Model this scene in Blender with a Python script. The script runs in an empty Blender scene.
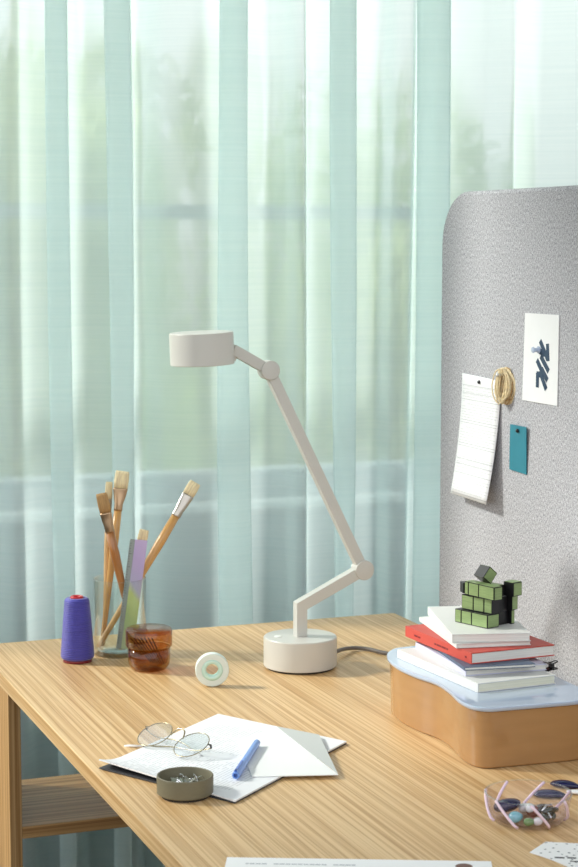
import bpy, bmesh, math, random
from mathutils import Vector, Matrix
R = math.radians
PI = math.pi
S = bpy.context.scene
COL = S.collection
ZT = 0.74            # height of the table top above the floor; everything is laid out with the table top at z = 0 and lifted at the end
random.seed(7)

# ------------------------------------------------------------------ materials
def newmat(name):
    m = bpy.data.materials.new(name); m.use_nodes = True
    nt = m.node_tree; nt.nodes.clear()
    return m, nt
def N(nt, t, **kw):
    n = nt.nodes.new(t)
    for k, v in kw.items(): setattr(n, k, v)
    return n
def L(nt, a, b): nt.links.new(a, b)
def lin(c):
    return tuple((x/12.92 if x <= .04045 else ((x+.055)/1.055)**2.4) for x in [v/255 for v in c]) + (1,)
def pbr(name, rgb, rough=.5, metal=0, spec=.5, coat=0, noise=0, nscale=40, bump=0, bscale=400, trans=0, sss=0, stretch=(1,1,1)):
    m, nt = newmat(name)
    b = N(nt, 'ShaderNodeBsdfPrincipled'); o = N(nt, 'ShaderNodeOutputMaterial')
    L(nt, b.outputs[0], o.inputs[0])
    c = lin(rgb)
    b.inputs['Base Color'].default_value = c
    b.inputs['Roughness'].default_value = rough; b.inputs['Metallic'].default_value = metal
    b.inputs['Specular IOR Level'].default_value = spec; b.inputs['Coat Weight'].default_value = coat
    b.inputs['Transmission Weight'].default_value = trans
    if sss:
        b.inputs['Subsurface Weight'].default_value = sss; b.inputs['Subsurface Radius'].default_value = (.01,.01,.01)
    tc = N(nt, 'ShaderNodeTexCoord'); mp = N(nt, 'ShaderNodeMapping'); mp.inputs['Scale'].default_value = stretch
    L(nt, tc.outputs['Object'], mp.inputs[0])
    nz = N(nt, 'ShaderNodeTexNoise'); nz.inputs['Scale'].default_value = nscale; nz.inputs['Detail'].default_value = 4
    L(nt, mp.outputs[0], nz.inputs[0])
    rp = N(nt, 'ShaderNodeValToRGB')
    k = max(noise, .01)
    rp.color_ramp.elements[0].position = .3; rp.color_ramp.elements[1].position = .7
    rp.color_ramp.elements[0].color = tuple(v*(1-k) for v in c[:3])+(1,)
    rp.color_ramp.elements[1].color = tuple(min(1, v*(1+k)) for v in c[:3])+(1,)
    L(nt, nz.outputs[0], rp.inputs[0]); L(nt, rp.outputs[0], b.inputs['Base Color'])
    if bump:
        n2 = N(nt, 'ShaderNodeTexNoise'); n2.inputs['Scale'].default_value = bscale
        L(nt, mp.outputs[0], n2.inputs[0])
        bp = N(nt, 'ShaderNodeBump'); bp.inputs['Strength'].default_value = bump; bp.inputs['Distance'].default_value = .001
        L(nt, n2.outputs[0], bp.inputs['Height']); L(nt, bp.outputs[0], b.inputs['Normal'])
    return m
def glassy(name, tint, ior=1.45, rough=.02, extra=0, extra_rgb=(255,255,255), edge=.75):
    """thin clear glass: light goes straight through the tinted body, Fresnel gloss on top"""
    m, nt = newmat(name)
    t = N(nt, 'ShaderNodeBsdfTransparent'); t.inputs[0].default_value = lin(tint)
    g = N(nt, 'ShaderNodeBsdfGlossy'); g.inputs['Roughness'].default_value = rough
    lw = N(nt, 'ShaderNodeLayerWeight'); lw.inputs[0].default_value = .5
    pw = N(nt, 'ShaderNodeMath', operation='POWER'); pw.inputs[1].default_value = 3.2; L(nt, lw.outputs['Facing'], pw.inputs[0])
    f = N(nt, 'ShaderNodeMath', operation='MULTIPLY_ADD'); f.inputs[1].default_value = edge; f.inputs[2].default_value = ((ior-1)/(ior+1))**2; L(nt, pw.outputs[0], f.inputs[0])
    mx = N(nt, 'ShaderNodeMixShader'); o = N(nt, 'ShaderNodeOutputMaterial')
    L(nt, f.outputs[0], mx.inputs[0]); L(nt, t.outputs[0], mx.inputs[1]); L(nt, g.outputs[0], mx.inputs[2])
    last = mx
    if extra:
        d = N(nt, 'ShaderNodeBsdfDiffuse'); d.inputs[0].default_value = lin(extra_rgb)
        m2 = N(nt, 'ShaderNodeMixShader'); m2.inputs[0].default_value = extra
        L(nt, mx.outputs[0], m2.inputs[1]); L(nt, d.outputs[0], m2.inputs[2]); last = m2
    L(nt, last.outputs[0], o.inputs[0])
    return m
def oak(name, light, dark, axis='Y', rough=.42):
    m, nt = newmat(name)
    b = N(nt, 'ShaderNodeBsdfPrincipled'); o = N(nt, 'ShaderNodeOutputMaterial'); L(nt, b.outputs[0], o.inputs[0])
    b.inputs['Roughness'].default_value = rough
    tc = N(nt, 'ShaderNodeTexCoord')
    def mapped(across, along, dist):
        mp = N(nt, 'ShaderNodeMapping')
        s = {'Y': (across, along, across), 'X': (along, across, across), 'Z': (across, across, along)}[axis]
        mp.inputs['Scale'].default_value = s
        L(nt, tc.outputs['Object'], mp.inputs[0])
        n = N(nt, 'ShaderNodeTexNoise'); n.inputs['Scale'].default_value = 1; n.inputs['Detail'].default_value = 3; n.inputs['Distortion'].default_value = dist
        L(nt, mp.outputs[0], n.inputs[0]); return n
    n1 = mapped(120, 1.2, .1); n2 = mapped(380, 2.5, 0); n3 = mapped(9, .5, .3)
    r1 = N(nt, 'ShaderNodeValToRGB'); r1.color_ramp.elements[0].position = .42; r1.color_ramp.elements[1].position = .56
    r1.color_ramp.elements[0].color = lin(dark); r1.color_ramp.elements[1].color = lin(light)
    L(nt, n1.outputs[0], r1.inputs[0])
    r2 = N(nt, 'ShaderNodeValToRGB'); r2.color_ramp.elements[0].position = .43; r2.color_ramp.elements[1].position = .49
    r2.color_ramp.elements[0].color = (.76,.68,.56,1); r2.color_ramp.elements[1].color = (1,1,1,1)
    L(nt, n2.outputs[0], r2.inputs[0])
    r3 = N(nt, 'ShaderNodeValToRGB'); r3.color_ramp.elements[0].position = .35; r3.color_ramp.elements[1].position = .65
    r3.color_ramp.elements[0].color = (.93,.92,.9,1); r3.color_ramp.elements[1].color = (1.0,1.0,1.0,1)
    L(nt, n3.outputs[0], r3.inputs[0])
    a = N(nt, 'ShaderNodeMix', data_type='RGBA', blend_type='MULTIPLY'); a.inputs[0].default_value = .8
    L(nt, r1.outputs[0], a.inputs[6]); L(nt, r2.outputs[0], a.inputs[7])
    c = N(nt, 'ShaderNodeMix', data_type='RGBA', blend_type='MULTIPLY'); c.inputs[0].default_value = 1
    L(nt, a.outputs[2], c.inputs[6]); L(nt, r3.outputs[0], c.inputs[7])
    L(nt, c.outputs[2], b.inputs['Base Color'])
    bp = N(nt, 'ShaderNodeBump'); bp.inputs['Strength'].default_value = .12; bp.inputs['Distance'].default_value = .0005
    L(nt, n2.outputs[0], bp.inputs['Height']); L(nt, bp.outputs[0], b.inputs['Normal'])
    return m
def printed(name, paper, ink, rows=(), plane='XY', lines=(), trans=0):
    """paper with rows of tiny grey print. rows: (u0,u1,v0,v1,word,pitch,fill,strength) blocks in object coordinates; lines: v positions of thin rules (u0,u1,v,w)"""
    m, nt = newmat(name)
    b = N(nt, 'ShaderNodeBsdfPrincipled'); o = N(nt, 'ShaderNodeOutputMaterial')
    b.inputs['Roughness'].default_value = .6; b.inputs['Specular IOR Level'].default_value = .3
    tc = N(nt, 'ShaderNodeTexCoord'); sp = N(nt, 'ShaderNodeSeparateXYZ'); L(nt, tc.outputs['Object'], sp.inputs[0])
    iu, iv = {'XY': (0,1), 'YZ': (1,2)}[plane]
    U, V = sp.outputs[iu], sp.outputs[iv]
    def ma(op, a, bb=None, c=None):
        n = N(nt, 'ShaderNodeMath', operation=op)
        for i, v in enumerate((a, bb, c)):
            if v is None: continue
            if isinstance(v, (int, float)): n.inputs[i].default_value = v
            else: L(nt, v, n.inputs[i])
        return n.outputs[0]
    def within(x, a, bb): return ma('MULTIPLY', ma('GREATER_THAN', x, a), ma('LESS_THAN', x, bb))
    tot = None
    for (u0, u1, v0, v1, word, pitch, fill, k) in rows:
        msk = ma('MULTIPLY', within(U, u0, u1), within(V, v0, v1))
        row = ma('DIVIDE', ma('SUBTRACT', V, v0), pitch)
        rf = ma('LESS_THAN', ma('FRACT', row), fill)
        ri = ma('FLOOR', row)
        cu = ma('ADD', ma('DIVIDE', U, word), ma('MULTIPLY', ri, .37))
        wn = N(nt, 'ShaderNodeTexWhiteNoise', noise_dimensions='2D')
        cb = N(nt, 'ShaderNodeCombineXYZ'); L(nt, ma('FLOOR', cu), cb.inputs[0]); L(nt, ri, cb.inputs[1]); L(nt, cb.outputs[0], wn.inputs[0])
        w = ma('GREATER_THAN', wn.outputs[0], .22)
        wf = ma('LESS_THAN', ma('FRACT', cu), .88)
        v = ma('MULTIPLY', ma('MULTIPLY', msk, rf), ma('MULTIPLY', ma('MULTIPLY', w, wf), k))
        tot = v if tot is None else ma('MAXIMUM', tot, v)
    for (u0, u1, v0, v1, k) in lines:
        v = ma('MULTIPLY', ma('MULTIPLY', within(U, u0, u1), within(V, v0, v1)), k)
        tot = v if tot is None else ma('MAXIMUM', tot, v)
    mx = N(nt, 'ShaderNodeMix', data_type='RGBA'); mx.inputs[6].default_value = lin(paper); mx.inputs[7].default_value = lin(ink)
    if tot is not None: L(nt, tot, mx.inputs[0])
    else: mx.inputs[0].default_value = 0
    L(nt, mx.outputs[2], b.inputs['Base Color'])
    last = b
    if trans:
        t = N(nt, 'ShaderNodeBsdfTransparent'); m2 = N(nt, 'ShaderNodeMixShader'); m2.inputs[0].default_value = trans
        L(nt, b.outputs[0], m2.inputs[1]); L(nt, t.outputs[0], m2.inputs[2]); last = m2
    L(nt, last.outputs[0], o.inputs[0])
    return m

M = {}
M['oak_top'] = oak('oak_top', (224,190,141), (205,166,115))
M['oak_side'] = oak('oak_side', (208,166,110), (178,132,78))
M['oak_vert'] = oak('oak_vert', (208,168,116), (180,136,84), 'Z')
M['oak_shelf'] = oak('oak_shelf', (208,166,112), (176,130,80), 'X')
M['lamp'] = pbr('lamp_beige_lacquer', (205,203,195), .30, noise=.01)
M['lamp_in'] = pbr('lamp_diffuser', (240,240,235), .5)
M['rubber'] = pbr('dark_rubber', (60,58,56), .7)
M['cord'] = pbr('cord_grey', (112,104,98), .6)
M['black'] = pbr('black_plastic', (22,22,24), .35)
M['green'] = pbr('brushed_green_foil', (150,172,118), .35, metal=.4, noise=.12, nscale=60, stretch=(1,1,14))
M['bristle'] = pbr('hog_bristle', (240,218,176), .8, noise=.25, nscale=500, stretch=(1,1,.05), bump=.6, bscale=900)
M['bristle_brown'] = pbr('brown_bristle', (176,140,92), .8, noise=.25, nscale=500, stretch=(1,1,.05), bump=.6, bscale=900)
M['ferrule'] = pbr('ferrule_metal', (195,188,178), .35, metal=1, noise=.05)
M['ferrule_brass'] = pbr('ferrule_aged', (190,160,128), .3, metal=.9, noise=.1)
M['handle'] = pbr('varnished_handle', (208,158,92), .3, noise=.12, nscale=30, stretch=(20,20,1), coat=.4)
M['handle_dark'] = pbr('dark_varnished_handle', (168,112,60), .3, noise=.15, nscale=30, stretch=(20,20,1), coat=.4)
M['handle_pale'] = pbr('pale_handle', (222,182,128), .4, noise=.1, nscale=30, stretch=(20,20,1))
M['glass'] = glassy('clear_glass', (251,254,253), 1.6, edge=1.0)
M['pane'] = glassy('window_pane_glass', (251,253,252), 1.3)
M['lens'] = glassy('lens_glass', (250,252,252), 1.9)
M['amber'] = glassy('amber_glass', (234,198,140), 1.6, .03, .03, (170,95,30))
M['amber_lid'] = glassy('amber_glass_lid', (224,182,128), 1.6, .04, .05, (150,85,40))
M['needle'] = pbr('steel_needle', (110,90,70), .25, metal=1)
M['red'] = pbr('red_plastic', (190,30,40), .35)
M['darkred'] = pbr('dark_red_plastic', (120,25,35), .4)
M['blue_caramel'] = pbr('caramel_lacquer', (168,126,80), .22, noise=.05, nscale=12, coat=.5, stretch=(1,1,6))
M['lid_blue'] = pbr('pale_blue_gloss_lid', (178,193,214), .12, coat=.6)
M['pages'] = pbr('book_pages', (232,231,224), .8, noise=.16, nscale=1, stretch=(1,1,1500), bump=.1)
M['pages_cream'] = pbr('cream_pages', (228,227,206), .8, noise=.14, nscale=1, stretch=(1,1,1500))
M['white_cover'] = pbr('white_cover', (222,222,218), .5)
M['lilac_cover'] = pbr('lilac_white_cover', (208,208,228), .45)
M['slate_cover'] = pbr('slate_cover', (84,98,120), .5)
M['red_cover'] = pbr('coral_red_cover', (196,76,64), .5)
M['mag_dark'] = pbr('dark_back_cover', (62,64,68), .5)
M['pen'] = pbr('pen_blue', (112,152,222), .3, coat=.3)
M['pen_dark'] = pbr('pen_blue_clip', (70,110,200), .3, coat=.3)
M['olive'] = pbr('olive_stoneware', (112,107,86), .55, noise=.05, nscale=200, stretch=(1,1,8))
M['dark_base'] = pbr('dark_base', (50,46,40), .7)
M['clipsteel'] = pbr('bright_steel', (225,225,225), .15, metal=1)
M['goldwire'] = pbr('gold_wire', (160,148,122), .25, metal=1)
M['tealtag'] = pbr('teal_card', (44,128,146), .5, noise=.05)
M['ink'] = pbr('navy_ink', (42,64,88), .5)
M['card'] = pbr('white_card', (232,233,234), .6)
M['raffia'] = pbr('raffia_straw', (230,212,172), .6, noise=.2, nscale=300)
M['raffia_dark'] = pbr('raffia_straw_brown', (178,140,92), .6, noise=.2, nscale=300)
M['navy'] = pbr('navy_glass_gloss', (16,20,66), .12, coat=.2)
M['cyan'] = pbr('pale_blue_gloss', (130,195,205), .12, coat=1)
M['leafgreen'] = pbr('green_gloss', (110,150,90), .2, coat=1)
M['charcoal'] = pbr('dark_green_gloss', (46,56,50), .15, coat=1)
M['brown'] = pbr('brown_gloss', (128,72,62), .15, coat=1)
M['pearl'] = pbr('white_gloss', (228,228,226), .15, coat=1)
M['pink'] = pbr('pink_enamel', (236,212,226), .3)
M['bowl'] = glassy('bowl_glass', (253,251,254), 1.4, .03, 0, edge=.4)
M['wall'] = pbr('grey_plaster', (92,114,110), .8, noise=.03)
M['frame'] = pbr('window_frame_grey', (150,164,166), .5)
M['sill'] = pbr('sill_white', (190,200,198), .5)
M['floor'] = pbr('dark_floor', (38,38,36), .6, noise=.1, nscale=4)
M['grass'] = pbr('lawn', (96,120,70), .9, noise=.3, nscale=3)
M['bark'] = pbr('bark', (100,84,66), .9, noise=.3, nscale=10)

# spool thread: fine winding bump
def thread_mat():
    m = pbr('blue_violet_thread', (60,57,156), .55, noise=.14, nscale=1, stretch=(25,25,700))
    nt = m.node_tree; b = [n for n in nt.nodes if n.type == 'BSDF_PRINCIPLED'][0]
    b.inputs['Sheen Weight'].default_value = .3
    tc = N(nt, 'ShaderNodeTexCoord'); w = N(nt, 'ShaderNodeTexWave', bands_direction='Z'); w.inputs['Scale'].default_value = 120; w.inputs['Distortion'].default_value = 1.5
    L(nt, tc.outputs['Object'], w.inputs[0]); bp = N(nt, 'ShaderNodeBump'); bp.inputs['Strength'].default_value = .5; bp.inputs['Distance'].default_value = .001
    L(nt, w.outputs[1], bp.inputs['Height']); L(nt, bp.outputs[0], b.inputs['Normal'])
    return m
M['thread'] = thread_mat()

def wool():
    m, nt = newmat('grey_wool_felt')
    b = N(nt, 'ShaderNodeBsdfPrincipled'); o = N(nt, 'ShaderNodeOutputMaterial'); L(nt, b.outputs[0], o.inputs[0])
    b.inputs['Roughness'].default_value = .95; b.inputs['Specular IOR Level'].default_value = .1
    tc = N(nt, 'ShaderNodeTexCoord')
    def nz(scale, det=2, st=(1,1,1)):
        mp = N(nt, 'ShaderNodeMapping'); mp.inputs['Scale'].default_value = st; L(nt, tc.outputs['Object'], mp.inputs[0])
        n = N(nt, 'ShaderNodeTexNoise'); n.inputs['Scale'].default_value = scale; n.inputs['Detail'].default_value = det; L(nt, mp.outputs[0], n.inputs[0]); return n
    n1 = nz(420, 3, (1,1,1.7)); n2 = nz(420, 3, (1,1.6,.55)); n3 = nz(6)
    mn = N(nt, 'ShaderNodeMath', operation='ADD'); L(nt, n1.outputs[0], mn.inputs[0]); L(nt, n2.outputs[0], mn.inputs[1])
    r = N(nt, 'ShaderNodeValToRGB'); r.color_ramp.elements[0].position = .78/2*1.0; r.color_ramp.elements[1].position = .62
    hf = N(nt, 'ShaderNodeMath', operation='MULTIPLY'); hf.inputs[1].default_value = .5; L(nt, mn.outputs[0], hf.inputs[0])
    r.color_ramp.elements[0].color = lin((130,130,136)); r.color_ramp.elements[1].color = lin((212,212,216))
    L(nt, hf.outputs[0], r.inputs[0]); L(nt, r.outputs[0], b.inputs['Base Color'])
    bp = N(nt, 'ShaderNodeBump'); bp.inputs['Strength'].default_value = .5; bp.inputs['Distance'].default_value = .001
    L(nt, n1.outputs[0], bp.inputs['Height']); L(nt, bp.outputs[0], b.inputs['Normal'])
    return m
M['wool'] = wool()

def sheer():
    m, nt = newmat('mint_sheer')
    o = N(nt, 'ShaderNodeOutputMaterial')
    tc = N(nt, 'ShaderNodeTexCoord'); mp = N(nt, 'ShaderNodeMapping'); mp.inputs['Scale'].default_value = (3, 3, 260); L(nt, tc.outputs['Object'], mp.inputs[0])
    nz = N(nt, 'ShaderNodeTexNoise'); nz.inputs['Scale'].default_value = 1; nz.inputs['Detail'].default_value = 2; L(nt, mp.outputs[0], nz.inputs[0])
    rp = N(nt, 'ShaderNodeValToRGB'); rp.color_ramp.elements[0].position = .3; rp.color_ramp.elements[1].position = .7
    rp.color_ramp.elements[0].color = lin((232,246,246)); rp.color_ramp.elements[1].color = lin((241,252,251))
    L(nt, nz.outputs[0], rp.inputs[0])
    d = N(nt, 'ShaderNodeBsdfDiffuse'); t = N(nt, 'ShaderNodeBsdfTranslucent')
    L(nt, rp.outputs[0], d.inputs[0]); L(nt, rp.outputs[0], t.inputs[0])
    dm = N(nt, 'ShaderNodeMixShader'); dm.inputs[0].default_value = .5; L(nt, d.outputs[0], dm.inputs[1]); L(nt, t.outputs[0], dm.inputs[2])
    tr = N(nt, 'ShaderNodeBsdfTransparent'); tr.inputs[0].default_value = (.975,1,.985,1)
    lw = N(nt, 'ShaderNodeLayerWeight'); lw.inputs[0].default_value = .35
    mr = N(nt, 'ShaderNodeMapRange'); mr.inputs['To Min'].default_value = .64; mr.inputs['To Max'].default_value = .97
    L(nt, lw.outputs['Facing'], mr.inputs['Value'])
    rf = N(nt, 'ShaderNodeBsdfRefraction'); rf.inputs['IOR'].default_value = 1.1; rf.inputs['Roughness'].default_value = .38; rf.inputs[0].default_value = (.975,1,.985,1)
    tm = N(nt, 'ShaderNodeMixShader'); tm.inputs[0].default_value = .7; L(nt, tr.outputs[0], tm.inputs[1]); L(nt, rf.outputs[0], tm.inputs[2])
    mx = N(nt, 'ShaderNodeMixShader'); L(nt, mr.outputs[0], mx.inputs[0]); L(nt, tm.outputs[0], mx.inputs[1]); L(nt, dm.outputs[0], mx.inputs[2])
    L(nt, mx.outputs[0], o.inputs[0])
    return m
M['sheer'] = sheer()

def leafmat(name, rgb):
    m, nt = newmat(name)
    o = N(nt, 'ShaderNodeOutputMaterial'); d = N(nt, 'ShaderNodeBsdfDiffuse'); t = N(nt, 'ShaderNodeBsdfTranslucent')
    tc = N(nt, 'ShaderNodeTexCoord'); nz = N(nt, 'ShaderNodeTexNoise'); nz.inputs['Scale'].default_value = 2.5; L(nt, tc.outputs['Object'], nz.inputs[0])
    c = lin(rgb); rp = N(nt, 'ShaderNodeValToRGB'); rp.color_ramp.elements[0].position = .35; rp.color_ramp.elements[1].position = .65
    rp.color_ramp.elements[0].color = tuple(v*.8 for v in c[:3])+(1,); rp.color_ramp.elements[1].color = tuple(min(1,v*1.2) for v in c[:3])+(1,)
    L(nt, nz.outputs[0], rp.inputs[0]); L(nt, rp.outputs[0], d.inputs[0]); L(nt, rp.outputs[0], t.inputs[0])
    mx = N(nt, 'ShaderNodeMixShader'); mx.inputs[0].default_value = .5; L(nt, d.outputs[0], mx.inputs[1]); L(nt, t.outputs[0], mx.inputs[2]); L(nt, mx.outputs[0], o.inputs[0])
    return m

def ruler_mat():
    m, nt = newmat('lilac_to_green_acrylic')
    b = N(nt, 'ShaderNodeBsdfPrincipled'); o = N(nt, 'ShaderNodeOutputMaterial'); b.inputs['Roughness'].default_value = .15
    tc = N(nt, 'ShaderNodeTexCoord'); sp = N(nt, 'ShaderNodeSeparateXYZ'); L(nt, tc.outputs['Object'], sp.inputs[0])
    ad = N(nt, 'ShaderNodeMath', operation='MULTIPLY_ADD'); ad.inputs[1].default_value = 1.2; L(nt, sp.outputs[0], ad.inputs[0]); L(nt, sp.outputs[2], ad.inputs[2])
    mr = N(nt, 'ShaderNodeMapRange'); mr.inputs['From Min'].default_value = 0; mr.inputs['From Max'].default_value = .17; L(nt, ad.outputs[0], mr.inputs[0])
    rp = N(nt, 'ShaderNodeValToRGB'); e = rp.color_ramp.elements
    e[0].position = 0; e[0].color = lin((214,228,190)); e[1].position = 1; e[1].color = lin((216,200,236))
    for p_, c_ in ((.25,(196,218,160)),(.48,(210,224,150)),(.56,(196,192,222)),(.8,(204,188,230))):
        k = e.new(p_); k.color = lin(c_)
    L(nt, mr.outputs[0], rp.inputs[0]); L(nt, rp.outputs[0], b.inputs['Base Color'])
    t = N(nt, 'ShaderNodeBsdfTransparent'); mx = N(nt, 'ShaderNodeMixShader'); mx.inputs[0].default_value = .22
    L(nt, rp.outputs[0], t.inputs[0]); L(nt, b.outputs[0], mx.inputs[1]); L(nt, t.outputs[0], mx.inputs[2]); L(nt, mx.outputs[0], o.inputs[0])
    return m
M['ruler'] = ruler_mat()
M['ruler_scale'] = printed('ruler_scale_strip', (150,160,158), (60,66,66), rows=((-.02,.02,0,.17,.003,.0042,.35,.8),), plane='XY')
M['dots'] = None

# ------------------------------------------------------------------ geometry helpers
def mesh_obj(name, bm, mat, parent=None, smooth=False, bevel=0, seg=2, auto=None):
    me = bpy.data.meshes.new(name); bm.normal_update(); bm.to_mesh(me); bm.free()
    o = bpy.data.objects.new(name, me); COL.objects.link(o)
    for mm in (mat if isinstance(mat, (list, tuple)) else [mat]): me.materials.append(mm)
    if smooth: me.polygons.foreach_set('use_smooth', [True]*len(me.polygons))
    if parent is not None: o.parent = parent
    if bevel:
        b = o.modifiers.new('bevel', 'BEVEL'); b.width = bevel; b.segments = seg; b.limit_method = 'ANGLE'; b.angle_limit = R(50)
        b.harden_normals = False
        me.polygons.foreach_set('use_smooth', [True]*len(me.polygons))
        w = o.modifiers.new('wn', 'WEIGHTED_NORMAL'); w.keep_sharp = True
    return o
def tag(o, label, cat, group=None, kind=None):
    o['label'] = label; o['category'] = cat
    if group: o['group'] = group
    if kind: o['kind'] = kind
    return o
def thing(name, label, cat, loc=(0,0,0), rz=0, group=None):
    o = bpy.data.objects.new(name, None); COL.objects.link(o); o.location = loc; o.rotation_euler = (0,0,rz); o.empty_display_size = .02
    return tag(o, label, cat, group)
def struct(o): o['kind'] = 'structure'; return o
def place(o, loc, rot=(0,0,0)): o.location = loc; o.rotation_euler = rot; return o
def bx(bm, x0, x1, y0, y1, z0, z1, mi=0, mat=None):
    v = [Vector((x, y, z)) for x in (x0, x1) for y in (y0, y1) for z in (z0, z1)]
    if mat: v = [mat @ p for p in v]
    v = [bm.verts.new(p) for p in v]
    for f in ((0,1,3,2),(4,6,7,5),(0,4,5,1),(2,3,7,6),(0,2,6,4),(1,5,7,3)):
        bm.faces.new([v[i] for i in f]).material_index = mi
    return v
def B(*a): 
    bm = bmesh.new(); bx(bm, *a); return bm
def lathe(bm, prof, seg=48, mat=None, cap=True, mi=0):
    rings = []
    for r, z in prof:
        ring = []
        if r < 1e-6:
            p = Vector((0,0,z)); p = mat @ p if mat else p; ring = [bm.verts.new(p)]
        else:
            for i in range(seg):
                a = 2*PI*i/seg; p = Vector((r*math.cos(a), r*math.sin(a), z)); p = mat @ p if mat else p; ring.append(bm.verts.new(p))
        rings.append(ring)
    for a, b in zip(rings, rings[1:]):
        for i in range(seg):
            j = (i+1) % seg
            if len(a) == 1 and len(b) == 1: continue
            if len(a) == 1: f = (a[0], b[i], b[j])
            elif len(b) == 1: f = (a[i], b[0], a[j])
            else: f = (a[i], b[i], b[j], a[j])
            bm.faces.new(f).material_index = mi
    bmesh.ops.recalc_face_normals(bm, faces=bm.faces)
    return bm
def tube(bm, pts, rad, seg=8, closed=False, flat=None, mi=0):
    pts = [Vector(p) for p in pts]; n = len(pts)
    rr = rad if isinstance(rad, (list, tuple)) else [rad]*n
    rings = []; prev = None
    for i, p in enumerate(pts):
        if closed: t = (pts[(i+1) % n]-pts[i-1])
        else: t = pts[min(i+1, n-1)]-pts[max(i-1, 0)]
        t.normalize()
        if prev is None:
            ref = Vector((0,0,1)) if abs(t.z) < .9 else Vector((1,0,0))
            u = t.cross(ref).normalized()
        else:
            u = (prev - t*prev.dot(t)).normalized()
        prev = u; w = t.cross(u)
        fl = flat if flat else 1
        rings.append([bm.verts.new(p+u*math.cos(2*PI*k/seg)*rr[i]+w*math.sin(2*PI*k/seg)*rr[i]*fl) for k in range(seg)])
    m = n if closed else n-1
    for i in range(m):
        a, b = rings[i], rings[(i+1) % n]
        for k in range(seg):
            bm.faces.new((a[k], a[(k+1) % seg], b[(k+1) % seg], b[k])).material_index = mi
    if not closed:
        bm.faces.new(rings[0][::-1]).material_index = mi; bm.faces.new(rings[-1]).material_index = mi
    bmesh.ops.recalc_face_normals(bm, faces=bm.faces)
    return bm
def crom(pts, n=8, closed=False):
    pts = [Vector(p) for p in pts]; out = []; m = len(pts)
    rng = range(m) if closed else range(m-1)
    for i in rng:
        if closed: a, b, c, d = pts[i-1], pts[i], pts[(i+1) % m], pts[(i+2) % m]
        else: a, b, c, d = pts[max(i-1,0)], pts[i], pts[i+1], pts[min(i+2, m-1)]
        for k in range(n):
            t = k/n
            out.append(.5*((2*b)+(c-a)*t+(2*a-5*b+4*c-d)*t*t+(3*b-a-3*c+d)*t**3))
    if not closed: out.append(pts[-1])
    return out
def prism(bm, outline, z0, z1, mi=0):
    lo = [bm.verts.new((p[0], p[1], z0)) for p in outline]; hi = [bm.verts.new((p[0], p[1], z1)) for p in outline]
    n = len(outline)
    for i in range(n): bm.faces.new((lo[i], lo[(i+1)%n], hi[(i+1)%n], hi[i])).material_index = mi
    bm.faces.new(hi).material_index = mi; bm.faces.new(lo[::-1]).material_index = mi
    bmesh.ops.recalc_face_normals(bm, faces=bm.faces)
    return bm
def rrect(x0, x1, y0, y1, r, n=8):
    out = []
    for cx, cy, a0 in ((x1-r,y1-r,0),(x0+r,y1-r,90),(x0+r,y0+r,180),(x1-r,y0+r,270)):
        for k in range(n+1):
            a = R(a0+90*k/n); out.append((cx+r*math.cos(a), cy+r*math.sin(a)))
    return out
def bar(bm, p, q, w, d, ydir=Vector((0,1,0))):
    """square bar from p to q, w wide in the plane, d deep along ydir"""
    p, q = Vector(p), Vector(q); t = (q-p).normalized(); n = t.cross(ydir).normalized()
    v = []
    for e in (p, q):
        for a, b in ((-1,-1),(1,-1),(1,1),(-1,1)): v.append(bm.verts.new(e+n*a*w/2+ydir*b*d/2))
    for i in range(4): bm.faces.new((v[i], v[(i+1)%4], v[4+(i+1)%4], v[4+i]))
    bm.faces.new(v[0:4][::-1]); bm.faces.new(v[4:8]); bmesh.ops.recalc_face_normals(bm, faces=bm.faces)

# ------------------------------------------------------------------ setting
struct(mesh_obj('floor', B(-4, 3, -4.5, .72, -ZT-.05, -ZT), M['floor']))
WY = .62
M['white_wall'] = pbr('white_wall', (236,234,228), .8)
M['block_wall'] = pbr('block_wall_grey', (120,118,112), .8)  # mid grey keeps bounce low on the two added light-blocking walls
struct(mesh_obj('wall_light_block_left', B(-2.3, -2.2, -3.7, .62, -ZT, .12), M['block_wall']))  # added low wall out of view, keeps low side light from under the desk
struct(mesh_obj('wall_light_block_front', B(-2.3, 3.1, -3.8, -3.7, -ZT, .35), M['block_wall']))  # added low wall behind the camera, cuts low frontal light
struct(mesh_obj('ceiling', B(-4, 3.1, -2.2, .84, 2.5, 2.56), M['white_wall']))
struct(mesh_obj('wall_right', B(3, 3.1, -4.5, .84, -ZT, 2.5), M['white_wall']))
bm = bmesh.new()
bx(bm, -4, 3, WY, WY+.22, -ZT, .098)
bx(bm, -4, 3, WY, WY+.22, 2.3, 2.5)
struct(mesh_obj('wall_back', bm, M['wall']))
bm = bmesh.new()                                   # window frame: bottom rail, transom, uprights
bx(bm, -4, 3, WY+.05, WY+.11, .112, .165)
bx(bm, -4, 3, WY+.05, WY+.11, .665, .692)
bx(bm, -4, 3, WY+.05, WY+.11, 2.24, 2.3)
for x in (-3.95, -1.75, 1.45, 2.9): bx(bm, x-.02, x+.02, WY+.052, WY+.108, .165, 2.24)
w1 = struct(mesh_obj('window_1', bm, M['frame']))
mesh_obj('pane', B(-4, 3, WY+.078, WY+.082, .165, 2.24), M['pane'], w1)
mesh_obj('window_sill', B(-4, 3, WY-.03, WY+.05, .098, .112), M['sill'], w1)
struct(mesh_obj('floor_outside_lawn', B(-14, 14, .9, 30, -1.3, -1.2), M['grass'])).name = 'ground'

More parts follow.
